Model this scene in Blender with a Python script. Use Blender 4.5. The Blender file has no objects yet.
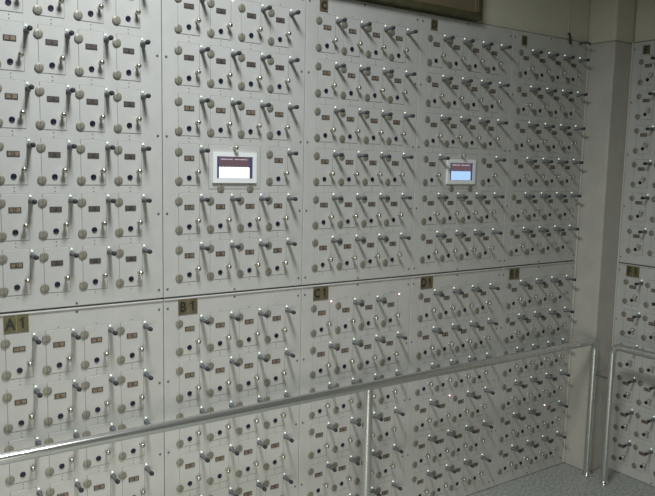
import bpy, bmesh, math, random
from mathutils import Vector, Matrix
PI = math.pi
sc = bpy.context.scene
col = sc.collection
ZO = 0.055                       # floor offset

# ------------------------------------------------------------------ camera
cam_d = bpy.data.cameras.new('camera'); cam = bpy.data.objects.new('camera', cam_d); col.objects.link(cam)
cam_d.sensor_width = 36.0; cam_d.lens = 702.0 / 655.0 * 36.0; cam_d.clip_start = 0.05
yaw, pit, rol = 0.598986, -0.115666, 0.0205898
fw = Vector((math.sin(yaw) * math.cos(pit), math.cos(yaw) * math.cos(pit), math.sin(pit)))
rt = Vector((math.cos(yaw), -math.sin(yaw), 0)); up = rt.cross(fw)
r2 = math.cos(rol) * rt + math.sin(rol) * up; u2 = -math.sin(rol) * rt + math.cos(rol) * up
cam.matrix_world = Matrix(((r2.x, u2.x, -fw.x, 0.00957), (r2.y, u2.y, -fw.y, -2.32725),
                           (r2.z, u2.z, -fw.z, 1.54773 + ZO), (0, 0, 0, 1)))
sc.camera = cam

# ------------------------------------------------------------------ world, lights, exposure
w = bpy.data.worlds.new('world'); sc.world = w; w.use_nodes = True
bg = w.node_tree.nodes['Background']; bg.inputs['Color'].default_value = (0.9, 0.92, 0.62, 1); bg.inputs['Strength'].default_value = 0.0
def area(name, loc, tgt, sx, sy, power, color):
    d = bpy.data.lights.new(name, 'AREA'); d.shape = 'RECTANGLE'; d.size = sx; d.size_y = sy; d.energy = power; d.color = color
    o = bpy.data.objects.new(name, d); col.objects.link(o); o.location = loc
    o.rotation_euler = (Vector(tgt) - Vector(loc)).to_track_quat('-Z', 'Y').to_euler(); return o
o = area('ceiling_lamp_light', (0.66, -1.12, 3.14 + ZO), (0.66, -1.0, 0), 0.34, 0.75, 46, (0.93, 0.97, 1.0)); o.data.spread = math.radians(152)
o = area('rear_fill_light', (0.2, -3.3, 3.14 + ZO), (0.2, -3.3, 0), 0.30, 1.2, 9, (0.95, 0.98, 0.95)); o.data.spread = math.radians(120)  # added unseen fill from above, brightens the floor and the unseen walls
o = area('low_fill_light', (0.1, -2.1, 0.60), (1.6, 0.0, -0.35), 1.4, 1.0, 9.5, (1.0, 0.98, 0.86)); o.data.spread = math.radians(110)  # no window stands here: added fill that lifts the lower cabinets
sc.view_settings.view_transform = 'Standard'; sc.view_settings.look = 'None'
sc.view_settings.exposure = 0.0; sc.view_settings.gamma = 1.0; sc.view_settings.use_curve_mapping = False

# ------------------------------------------------------------------ materials
def mat(name, c, rough=0.5, metal=0.0, emit=None, es=0.0, noise=None, bump=None, spec=0.5, c2=None):
    m = bpy.data.materials.new(name); m.use_nodes = True; nt = m.node_tree; b = nt.nodes['Principled BSDF']
    b.inputs['Base Color'].default_value = (*c, 1); b.inputs['Roughness'].default_value = rough; b.inputs['Metallic'].default_value = metal
    b.inputs['Specular IOR Level'].default_value = spec
    if emit:
        b.inputs['Emission Color'].default_value = (*emit, 1); b.inputs['Emission Strength'].default_value = es
        m.cycles.emission_sampling = 'NONE'
    if noise:
        tc = nt.nodes.new('ShaderNodeTexCoord'); n = nt.nodes.new('ShaderNodeTexNoise'); n.inputs['Scale'].default_value = noise[0]; n.inputs['Detail'].default_value = noise[2] if len(noise) > 2 else 4
        r = nt.nodes.new('ShaderNodeValToRGB'); a = noise[1]; hi = c2 or tuple(min(1, v * (1 + a)) for v in c)
        r.color_ramp.elements[0].position = .35; r.color_ramp.elements[1].position = .65
        r.color_ramp.elements[0].color = (*[v * (1 - a) for v in c], 1); r.color_ramp.elements[1].color = (*hi, 1)
        nt.links.new(tc.outputs['Object'], n.inputs['Vector']); nt.links.new(n.outputs['Fac'], r.inputs['Fac']); nt.links.new(r.outputs['Color'], b.inputs['Base Color'])
        if bump:
            bp = nt.nodes.new('ShaderNodeBump'); bp.inputs['Strength'].default_value = bump; bp.inputs['Distance'].default_value = .002
            nt.links.new(n.outputs['Fac'], bp.inputs['Height']); nt.links.new(bp.outputs['Normal'], b.inputs['Normal'])
    return m
M = {
 'panel': mat('grey_powder_coat', (.53, .53, .505), .42, noise=(14, .035), spec=.5),
 'gap': mat('dark_joint', (.21, .21, .20), .8),
 'cap': mat('tarnished_nickel', (.27, .255, .205), .45, .25, noise=(60, .12)),
 'chrome': mat('polished_chrome', (.72, .72, .70), .12, 1.0),
 'steel': mat('brushed_steel_tube', (.66, .67, .65), .19, .88),
 'knob': mat('nickel_knob', (.60, .56, .49), .32, 1.0),
 'peg': mat('dull_metal_peg', (.17, .175, .185), .5, .4),
 'tip': mat('black_rubber', (.03, .032, .04), .5),
 'hole': mat('black_lock', (.012, .012, .03), .35),
 'plate_d': mat('dark_number_plate', (.075, .065, .06), .5),
 'tile': mat('tan_number_tile', (.22, .17, .12), .5, noise=(90, .2)),
 'tile_d': mat('brown_number_tile', (.095, .08, .072), .5),
 'digit': mat('dark_digit', (.04, .035, .03), .6),
 'plaque': mat('bronze_plaque', (.155, .145, .075), .35, .2, noise=(40, .18)),
 'plaque_b': mat('brown_gilt_plaque', (.17, .14, .088), .35, .2, noise=(40, .2)),
 'letter': mat('plaque_letter', (.028, .028, .02), .5),
 'gilt': mat('gilt_edge', (.42, .32, .18), .4, .3),
 'led_g': mat('lit_green_white_lamp', (.8, .95, .85), .3, emit=(.75, 1.0, .82), es=.8),
 'led_r': mat('lit_red_lamp', (1, .5, .6), .3, emit=(1.0, .55, .66), es=3.2),
 'screw': mat('grey_screw', (.17, .17, .18), .5, .5),
 'plastic': mat('white_plastic', (.86, .88, .88), .4),
 'scr_w': mat('screen_white', (.02, .02, .02), .3, emit=(.93, .97, 1.0), es=1.4),
 'scr_w2': mat('screen_pale_blue', (.02, .02, .02), .3, emit=(.42, .66, .95), es=1.0),
 'scr_b': mat('screen_side_blue', (.02, .02, .03), .3, emit=(.04, .05, .12), es=1.0),
 'scr_p': mat('screen_purple', (.02, .02, .02), .3, emit=(.125, .075, .088), es=1.0),
 'scr_t': mat('screen_text', (.02, .02, .02), .3, emit=(.62, .60, .72), es=1.0),
 'wall': mat('painted_plaster', (.62, .60, .49), .8, noise=(3, .04)),
 'wall_dim': mat('grey_green_plaster', (.30, .30, .26), .8),
 'filler': mat('corner_cladding', (.50, .485, .435), .55, noise=(9, .05)),
 'trim': mat('pale_trim', (.58, .57, .51), .45),
 'floor': mat('speckled_terrazzo', (.36, .38, .35), .35, noise=(70, .3, 2), spec=.4),
 'ceil': mat('ceiling_paint', (.40, .40, .36), .9),
 'frame': mat('olive_wood_frame', (.075, .070, .035), .5, noise=(25, .25)),
 'board': mat('brown_board', (.20, .165, .10), .6, noise=(6, .12)),
 'board_l': mat('orange_beading', (.22, .16, .085), .5),
 'cable': mat('dark_cable', (.05, .05, .042), .6),
}

# ------------------------------------------------------------------ mesh helpers
def box(bm, x0, x1, y0, y1, z0, z1, mi=0, bev=0.0, seg=1):
    vs = [bm.verts.new((x, y, z)) for x in (x0, x1) for y in (y0, y1) for z in (z0, z1)]
    fs = [bm.faces.new([vs[i] for i in f]) for f in ((0, 1, 3, 2), (4, 6, 7, 5), (0, 4, 5, 1), (2, 3, 7, 6), (0, 2, 6, 4), (1, 5, 7, 3))]
    for f in fs: f.material_index = mi
    if bev:
        es = {e for f in fs for e in f.edges}
        r = bmesh.ops.bevel(bm, geom=list(es), offset=bev, segments=seg, affect='EDGES', profile=.5)
        for f in r['faces']: f.material_index = mi
def lathe(bm, prof, n=16, axis='y', c=(0, 0, 0), mi=0):
    # prof = [(radius, distance along -axis)]; the front points to -Y (axis y) or +Z (axis z)
    rings = []
    for r, h in prof:
        ring = []
        for k in range(n):
            a = 2 * PI * k / n
            p = (c[0] + r * math.cos(a), c[1] - h, c[2] + r * math.sin(a)) if axis == 'y' else (c[0] + r * math.cos(a), c[1] + r * math.sin(a), c[2] + h)
            ring.append(bm.verts.new(p))
        rings.append(ring)
    fs = []
    for a, b in zip(rings, rings[1:]):
        for k in range(n): fs.append(bm.faces.new((a[k], a[(k + 1) % n], b[(k + 1) % n], b[k])))
    for rg in (rings[0], rings[-1]): fs.append(bm.faces.new([bm.verts.new(v.co) for v in rg]))
    for f in fs: f.material_index = mi; f.smooth = len(f.verts) == 4
def tube(bm, pts, r, n=20, mi=0):
    src = [Vector(p) for p in pts]; pts = [src[0]]; rings = []
    for a, c in zip(src, src[1:]):                          # long straight runs get rings close to their ends
        L = (c - a).length
        if L > .08: pts += [a + (c - a) * (.02 / L), c - (c - a) * (.02 / L)]
        pts.append(c)
    t0 = (pts[1] - pts[0]).normalized(); ref = Vector((0, 0, 1)) if abs(t0.z) < .9 else Vector((1, 0, 0))
    u = t0.cross(ref).normalized()
    for i, p in enumerate(pts):
        t = (pts[min(i + 1, len(pts) - 1)] - pts[max(i - 1, 0)]).normalized()
        u = (u - t * u.dot(t)).normalized(); v = t.cross(u)
        rings.append([bm.verts.new(p + r * (math.cos(2 * PI * k / n) * u + math.sin(2 * PI * k / n) * v)) for k in range(n)])
    for a, b in zip(rings, rings[1:]):
        for k in range(n):
            f = bm.faces.new((a[k], a[(k + 1) % n], b[(k + 1) % n], b[k])); f.smooth = True; f.material_index = mi
    for rg in (rings[0], rings[-1]): bm.faces.new([bm.verts.new(v.co) for v in rg]).material_index = mi
def mesh(name, bm, mats):
    bmesh.ops.recalc_face_normals(bm, faces=bm.faces[:])
    me = bpy.data.meshes.new(name); bm.to_mesh(me); bm.free()
    for m in mats: me.materials.append(M[m])
    return me
def obj(name, me, parent=None, loc=(0, 0, 0)):
    o = bpy.data.objects.new(name, me); col.objects.link(o); o.location = loc
    if parent: o.parent = parent
    return o
def struct(name, bm, mats):
    o = obj(name, mesh(name, bm, mats)); o['kind'] = 'structure'; return o
def thing(name, label, cat, loc, rz=0.0, group=None):
    o = bpy.data.objects.new(name, None); col.objects.link(o); o.location = loc; o.rotation_euler = (0, 0, rz); o.empty_display_size = .1
    o['label'] = label; o['category'] = cat
    if group: o['group'] = group
    return o
def bm_poly(bm, pts, x, z, y, mi, d=.0006):
    a = [bm.verts.new((x + p[0], y, z + p[1])) for p in pts]; c = [bm.verts.new((x + p[0], y + d, z + p[1])) for p in pts]
    fs = [bm.faces.new(a)] + [bm.faces.new((a[i], a[(i + 1) % len(a)], c[(i + 1) % len(a)], c[i])) for i in range(len(a))]
    for f in fs: f.material_index = mi
def text_faces(bm, s, size, x, z, y, mi, sx=1.0, bold=0.0, depth=.0004):
    cu = bpy.data.curves.new('glyph', 'FONT'); cu.body = s; cu.size = size; cu.align_x = 'CENTER'; cu.align_y = 'CENTER'
    cu.offset = bold; cu.extrude = depth; cu.resolution_u = 3
    o = bpy.data.objects.new('glyph', cu); col.objects.link(o)
    dg = bpy.context.evaluated_depsgraph_get(); me = bpy.data.meshes.new_from_object(o.evaluated_get(dg))
    xs = [v.co.x for v in me.vertices]; ys = [v.co.y for v in me.vertices]; cx = (min(xs) + max(xs)) / 2; cy = (min(ys) + max(ys)) / 2
    vs = [bm.verts.new((x + (v.co.x - cx) * sx, y - v.co.z, z + v.co.y - cy)) for v in me.vertices]
    for p in me.polygons:
        try: f = bm.faces.new([vs[i] for i in p.vertices]); f.material_index = mi
        except ValueError: pass
    bpy.data.objects.remove(o); bpy.data.curves.remove(cu); bpy.data.meshes.remove(me)

# ------------------------------------------------------------------ the room
H = 1.1264; TOP = 2.262; SEAM = 1.1275; XP = 3.212; YP = -0.147; XR = 3.36
b = bmesh.new(); box(b, -2.4, 3.9, -4.5, .45, -.12, 0); struct('floor', b, ['floor'])
b = bmesh.new(); box(b, -2.4, 3.9, .33, .45, 0, 3.3)
box(b, -2.4, XP, .014, .33, TOP + .003, 3.3); struct('wall_back', b, ['wall'])
b = bmesh.new(); box(b, 3.70, 3.82, -4.5, .33, 0, 3.3)
box(b, XR + .014, 3.70, -4.5, YP, TOP + .003, 3.3); struct('wall_right', b, ['wall'])
b = bmesh.new(); box(b, -2.52, -2.4, -4.5, .45, 0, 3.3); struct('wall_left', b, ['wall_dim'])
b = bmesh.new(); box(b, -2.52, 3.9, -4.62, -4.5, 0, 3.3); struct('wall_front', b, ['wall_dim'])
b = bmesh.new(); box(b, -2.4, 3.9, -4.5, .45, 3.3, 3.4); struct('ceiling', b, ['ceil'])
# boxed-in corner column: cladding up to the cabinet tops, plastered column above
b = bmesh.new(); box(b, XP, XR + .33, YP, .32, 0, TOP - .006, 0, .006, 3); struct('trim_1', b, ['filler'])
b = bmesh.new(); box(b, XP + .006, XR + .33, YP + .006, .32, TOP - .006, 3.298, 0, .012, 3); struct('trim_2', b, ['wall'])
b = bmesh.new(); box(b, XP - .011, XP - .001, -.006, .02, .004, TOP + .001, 0, .002); struct('trim_3', b, ['trim'])
b = bmesh.new(); box(b, XR - .008, XR + .004, YP - .009, YP - .001, .004, TOP + .001, 0, .002); struct('trim_4', b, ['trim'])

# ------------------------------------------------------------------ locker cabinet pieces (origin = disc centre of a door, front = -Y)
S = .172; DX = .12047; PW = .57285
b = bmesh.new()
box(b, -.0012, .0792, -.0004, .0006, -.1182, .0282, 1)
box(b, 0, .078, -.0014, .0006, -.117, .027, 0, .0009, 1)
ME_DOOR = mesh('locker_door', b, ['panel', 'gap'])
b = bmesh.new(); lathe(b, [(.0138, 0), (.0138, .0030), (.0130, .0036), (.004, .0040)], 20); box(b, -.0008, .0008, -.0043, -.0038, -.0105, .0105, 1)
ME_CAP = mesh('round_cap', b, ['cap', 'screw'])
b = bmesh.new(); lathe(b, [(.0088, 0), (.0088, .0026), (.0078, .0034), (.0066, .0034), (.0060, .0024)], 18, mi=0)
ME_LOCK = mesh('keyhole', b, ['hole', 'screw'])
b = bmesh.new(); lathe(b, [(.0052, 0), (.0052, .002), (.0038, .003), (.0036, .013), (.0062, .016), (.0086, .0205), (.0086, .024), (.0066, .0275), (.003, .0292)], 18)
ME_KNOB = mesh('knob', b, ['knob'])
b = bmesh.new(); lathe(b, [(.0088, 0), (.0088, .005), (.0066, .0065), (.0064, .046)], 16)
ME_PEG = mesh('peg', b, ['peg'])
b = bmesh.new(); lathe(b, [(.0062, .044), (.0076, .046), (.0080, .051), (.0070, .056), (.0035, .0585)], 16)
ME_TIP = mesh('peg_tip', b, ['tip'])
def led(m):
    b = bmesh.new(); lathe(b, [(.0026, 0), (.0026, .003), (.0020, .0044), (.0009, .005)], 10); return mesh('indicator_light', b, [m])
ME_LEDG, ME_LEDR = led('led_g'), led('led_r')
b = bmesh.new(); lathe(b, [(.0018, 0), (.0018, .0009), (.001, .0013)], 8); ME_RIVET = mesh('rivet', b, ['screw'])
b = bmesh.new(); lathe(b, [(.0043, 0), (.0043, .0010), (.0028, .0020)], 10); ME_SCREW = mesh('screw', b, ['screw'])
plates = {}
def plate(num, dark):
    k = (num, dark)
    if k not in plates:
        b = bmesh.new(); box(b, -.0185, .0185, -.0026, -.0004, -.0085, .0085, 0, .0006)
        box(b, -.0150, .0150, -.0031, -.0025, -.0058, .0058, 1)
        text_faces(b, str(num), .0125, 0, 0, -.0034, 2, 1.0, .0004)
        plates[k] = mesh('number_plate', b, ['plate_d', 'tile_d' if dark else 'tile', 'digit'])
    return plates[k]
def cab_body(wd, h, lower):
    b = bmesh.new(); box(b, .0012, wd - .0012, 0, .30, .0022 if lower else .0055, h - .0022, 0, .0016, 2)
    box(b, .004, wd - .004, .01, .312, 0, h, 1)
    if lower: box(b, .0012, wd - .0012, -.0045, .03, h - .0066, h - .0006, 0, .0028, 2)
    return mesh('cabinet_body', b, ['panel', 'gap'])
BODY = {}
def name_plaque(text, upper):
    b = bmesh.new()
    if upper: W_, H_ = .038, .045
    else: W_, H_ = .0735, .058
    box(b, 0, W_, -.0030, 0, -H_, 0, 0, .0008)
    n = len(text)
    if not upper:
        box(b, W_ / 2 - .0006, W_ / 2 + .0006, -.0032, -.0028, -H_ + .002, -.002, 2)
        box(b, W_ - .0015, W_, -.0032, -.0028, -H_ + .001, -.001, 2)
    for i, ch in enumerate(text):
        cx = W_ * (i + .5) / n
        if ch == '1':                                       # a figure one with a flag
            f = bm_poly(b, [(.0035, -.0165), (.0035, .0185), (-.0005, .0185), (-.0095, .0115), (-.0095, .0060), (-.0032, .0098), (-.0032, -.0165)], cx, -H_ / 2, -.0036, 1)
            continue
        text_faces(b, ch, .050 if not upper else .040, cx, -H_ / 2, -.0035, 1, .85, .0016)
    return mesh('name_plaque', b, ['plaque' if text[0] in 'AEF' else 'plaque_b', 'letter', 'gilt'])
def screen_meshes(pale):
    b = bmesh.new()
    box(b, -.0012, .2092, -.0004, .0006, -.1582, .0012, 1); box(b, 0, .208, -.0014, .0006, -.157, 0, 0, .0009)
    cover = mesh('mounting_plate', b, ['panel', 'gap'])
    b = bmesh.new()   # bezel ring
    x0, x1, z0, z1 = 0, .176, -.111, 0; a, c, d, e = .015, .016, .016, .016
    box(b, x0, x0 + a, -.0085, 0, z0, z1, 0); box(b, x1 - c, x1, -.0085, 0, z0, z1, 0)
    box(b, x0 + a, x1 - c, -.0085, 0, z1 - d, z1, 0); box(b, x0 + a, x1 - c, -.0085, 0, z0, z0 + e, 0)
    bez = mesh('bezel', b, ['plastic'])
    b = bmesh.new(); sx0, sx1, sz0, sz1 = .015, .160, -.095, -.016; zm = -.0545
    box(b, sx0, sx1, -.0062, 0, sz0, sz1, 0)
    box(b, sx0 + .0105, sx1 - .0115, -.0066, -.0061, sz0 + .001, zm, 1)
    for k in range(26):                                     # torn-looking upper edge of the white page
        x = sx0 + .012 + k * .0046
        box(b, x, x + .0026, -.0066, -.0061, zm, zm + (.0010 if k % 3 else .0022), 1)
    box(b, sx0 + .0105, sx1 - .0115, -.0066, -.0061, zm + .0024, sz1 - .001, 2)
    random.seed(4); x = sx0 + .017
    while x < sx1 - .02:                                    # the heading line of the page
        if abs(x - .082) > .003: box(b, x, x + .0030, -.0070, -.0065, -.0275, -.0240 - random.random() * .0012, 3)
        x += .0040
    scr = mesh('display', b, ['scr_b', 'scr_w2' if pale else 'scr_w', 'scr_p', 'scr_t'])
    return cover, bez, scr
SCR = {False: screen_meshes(False), True: screen_meshes(True)}

def cabinet(letter, upper, loc, rz, label, noled=(), missing=(), screen=None, ncol=4, xo=0.0, width=PW):
    h = (TOP - SEAM) if upper else SEAM
    kb = (round(width, 4), upper)
    if kb not in BODY: BODY[kb] = cab_body(width, h, not upper)
    t = thing('locker_cabinet', label, 'cabinet', loc, rz, 'grey locker cabinets lining the corner')
    obj('cabinet_body', BODY[kb], t)
    text = letter if upper else letter + '1'
    obj('name_plaque', name_plaque(text, upper), t, ((.060 if upper else .054) + xo, 0, h - (.021 if upper else .0045)))
    zt = (2.160 - SEAM) if upper else 1.0337
    if upper: ytops = zt
    for r in range(6):
        for c in range(ncol):
            dx = .058 + xo + c * DX; dz = zt - r * S
            scr_here = screen is not None and r == 3 and c in (1, 2)
            if not scr_here:
                d = obj('locker_door', ME_DOOR, t, (dx, 0, dz))
                obj('round_cap', ME_CAP, d, (0, -.0012, 0)); obj('round_cap', ME_CAP, d, (0, -.0012, -.1011))
                num = r * 4 + c + 1
                dark = (letter == 'A' and upper and c > 0) or (letter == 'B' and upper and r < 2)
                obj('number_plate', plate(num, dark), d, (.039, -.0010, -.022))
                obj('keyhole', ME_LOCK, d, (.0385, -.0012, -.0912)); obj('knob', ME_KNOB, d, (.0655, -.0012, -.0700))
                if r > 0 or True: obj('rivet', ME_RIVET, t, (dx + .039, 0, dz + .0345))
                obj('rivet', ME_RIVET, t, (dx + .039, 0, dz - .1255))
            if screen is not None and r == 3 and c == 1: continue
            if not scr_here or c == 2:
                if scr_here: continue
            red = (r, c) in missing
            if not red:
                p = obj('peg', ME_PEG, t, (dx + .0870, 0, dz + .0050)); obj('peg_tip', ME_TIP, p)
            obj('indicator_light', ME_LEDR if red else ME_LEDG, t, (dx + .0850, 0, dz + .0205))
    if screen is not None:
        cov, bez, scr = SCR[screen]; dz = zt - 3 * S
        s = obj('display_panel', cov, t, (.172 + xo, 0, dz + .027))
        obj('bezel', bez, s, (.013, -.001, -.024)); obj('display', scr, s, (.0115, -.001, -.024))
        obj('round_cap', ME_CAP, s, (.046, -.0012, -.1547)); obj('round_cap', ME_CAP, s, (.165, -.0012, -.1547))
        obj('knob', ME_KNOB, s, (.098, -.0012, -.008))
    for k in range(5):
        z = .035 + k * (h - .07) / 4
        for x in (.015, width - .0165): obj('screw', ME_SCREW, t, (x, 0, z))
    for z in (.014, h - .014): obj('screw', ME_SCREW, t, (width / 2 - .01, 0, z))
    return t

X0 = .3325
PX = [X0, X0 + .5728, X0 + 2 * .5728 , X0 + 3 * .5728, X0 + 4 * .5728 + .008, XP - .012]
LU = {'A': 'grey metal locker cabinet in the upper row furthest left, above the A1 cabinet',
      'B': 'grey metal locker cabinet in the upper row with the larger brighter screen',
      'C': 'grey metal upper locker cabinet marked C, between the two cabinets with screens',
      'D': 'grey metal upper locker cabinet marked D, with the smaller pale blue screen',
      'E': 'shaded grey upper locker cabinet marked E, beside the corner column'}
LL = {'A': 'grey metal lower locker cabinet with the A1 plaque, furthest left behind the handrail',
      'B': 'grey metal lower locker cabinet with the B1 plaque behind the handrail',
      'C': 'grey metal lower locker cabinet with the C1 plaque and two pink lights up top',
      'D': 'grey metal lower locker cabinet with the D1 plaque, right of the handrail middle post',
      'E': 'grey metal lower locker cabinet with the E1 plaque, left of the corner column'}
MISS_U = {'B': {(0, 1)}}
MISS_L = {'C': {(0, 0), (0, 3)}, 'D': {(3, 1)}, 'E': {(4, 2)}}
for i, L in enumerate('ABCDE'):
    wd = PX[i + 1] - PX[i]
    cabinet(L, True, (PX[i], 0, SEAM), 0, LU[L], missing=MISS_U.get(L, ()), screen={'B': False, 'D': True}.get(L), width=wd)
    cabinet(L, False, (PX[i], 0, 0), 0, LL[L], missing=MISS_L.get(L, ()), width=wd)
# the row on the right-hand wall, turned to face -X
cabinet('F', True, (XR, YP - .001, SEAM), -PI / 2, 'grey upper locker cabinet on the right-hand wall, past the corner column')
cabinet('F', False, (XR, YP - .001, 0), -PI / 2, 'grey lower locker cabinet on the right-hand wall, behind the short handrail')

# ------------------------------------------------------------------ handrails
def bend(p0, corner, p1, rad, n=8):
    p0, c, p1 = map(Vector, (p0, corner, p1)); a = (p0 - c).normalized(); d = (p1 - c).normalized()
    out = [p0]
    o = c + (a + d) * rad
    for k in range(n + 1):
        th = k / n * PI / 2
        out.append(o - d * rad * math.cos(th) - a * rad * math.sin(th))
    out.append(p1); return out
RZ = .672 + ZO + .003; RY = -.165
def flange(parent, x, y):
    b = bmesh.new(); lathe(b, [(.0235, .001), (.0235, .006), (.021, .010), (.0190, .0125), (.0180, .018)], 24, 'z'); obj('base_flange', mesh('base_flange', b, ['chrome']), parent, (x, y, 0))
X1 = 3.184
t = thing('handrail', 'long chrome tube handrail running in front of the lower cabinets', 'handrail', (X1, RY, 0))
b = bmesh.new(); tube(b, bend((-.5 - X1, 0, RZ), (0, 0, RZ), (0, 0, .004), .042), .0178, 24); obj('rail', mesh('rail', b, ['steel']), t)
flange(t, 0, 0)
xm = 1.700 - X1
b = bmesh.new(); tube(b, [(xm, 0, .004), (xm, 0, RZ - .010)], .0178, 20); obj('post', mesh('post', b, ['steel']), t); flange(t, xm, 0)
b = bmesh.new(); tube(b, [(.0, -.014, .555), (-.0115, -.0935, .555)], .0055, 10); obj('connecting_rod', mesh('connecting_rod', b, ['peg']), t)
X2, Y2 = 3.172, -.277
t = thing('handrail', 'short chrome handrail turning in front of the right-hand wall cabinets', 'handrail', (X2, Y2, 0))
b = bmesh.new(); tube(b, bend((0, -1.5, RZ), (0, 0, RZ), (0, 0, .004), .042), .0178, 24); obj('rail', mesh('rail', b, ['steel']), t)
flange(t, 0, 0)
b = bmesh.new(); tube(b, [(0, -1.35, .004), (0, -1.35, RZ - .010)], .0140, 20); obj('post', mesh('post', b, ['steel']), t); flange(t, 0, -1.35)

# ------------------------------------------------------------------ framed board above the cabinets
t = thing('framed_board', 'brown notice board in a dark olive frame above cabinet C', 'board', (1.1, .0, TOP + .004))
WB, HB = 1.295, .62
b = bmesh.new(); F = .030
box(b, 0, WB, -.030, .006, 0, F, 0, .003); box(b, 0, WB, -.030, .006, HB - F, HB, 0, .003)
box(b, 0, F, -.0295, .006, F, HB - F, 0, .003); box(b, WB - F, WB, -.0295, .006, F, HB - F, 0, .003)
obj('frame', mesh('frame', b, ['frame']), t)
b = bmesh.new(); G = .006
box(b, WB - F - G, WB - F, -.022, .0, F, HB - F); box(b, F, F + G, -.022, .0, F, HB - F); box(b, F + G, WB - F - G, -.022, .0, F, F + G); box(b, F + G, WB - F - G, -.022, 0, HB - F - G, HB - F)
obj('beading', mesh('beading', b, ['board_l']), t)
b = bmesh.new(); box(b, F + G, WB - F - G, -.012, .0, F + G, HB - F - G); obj('board_face', mesh('board_face', b, ['board']), t)

# ------------------------------------------------------------------ cable and hook at the top of the corner
t = thing('hanging_cable', 'thin dark cable hanging down the wall above cabinet E', 'cable', (3.045, .008, TOP - .01))
b = bmesh.new(); tube(b, [(0, 0, .02), (.001, -.001, .3), (0, .001, 1.04)], .0022, 8); obj('wire', mesh('wire', b, ['wall']), t)
b = bmesh.new(); tube(b, [(0, -.016, -.012), (.001, -.014, .01), (.003, -.008, .03), (.002, -.001, .042)], .0065, 12); obj('plug', mesh('plug', b, ['cable']), t)
b = bmesh.new(); tube(b, [(0, 0, 0), (.008, -.02, .003), (.018, -.04, .002), (.024, -.05, -.008)], .005, 12)
o = obj('coat_hook', mesh('coat_hook', b, ['cable']), None, (3.125, -.002, TOP - .012)); o['label'] = 'small dark curved hook at the top right corner of cabinet E'; o['category'] = 'hook'
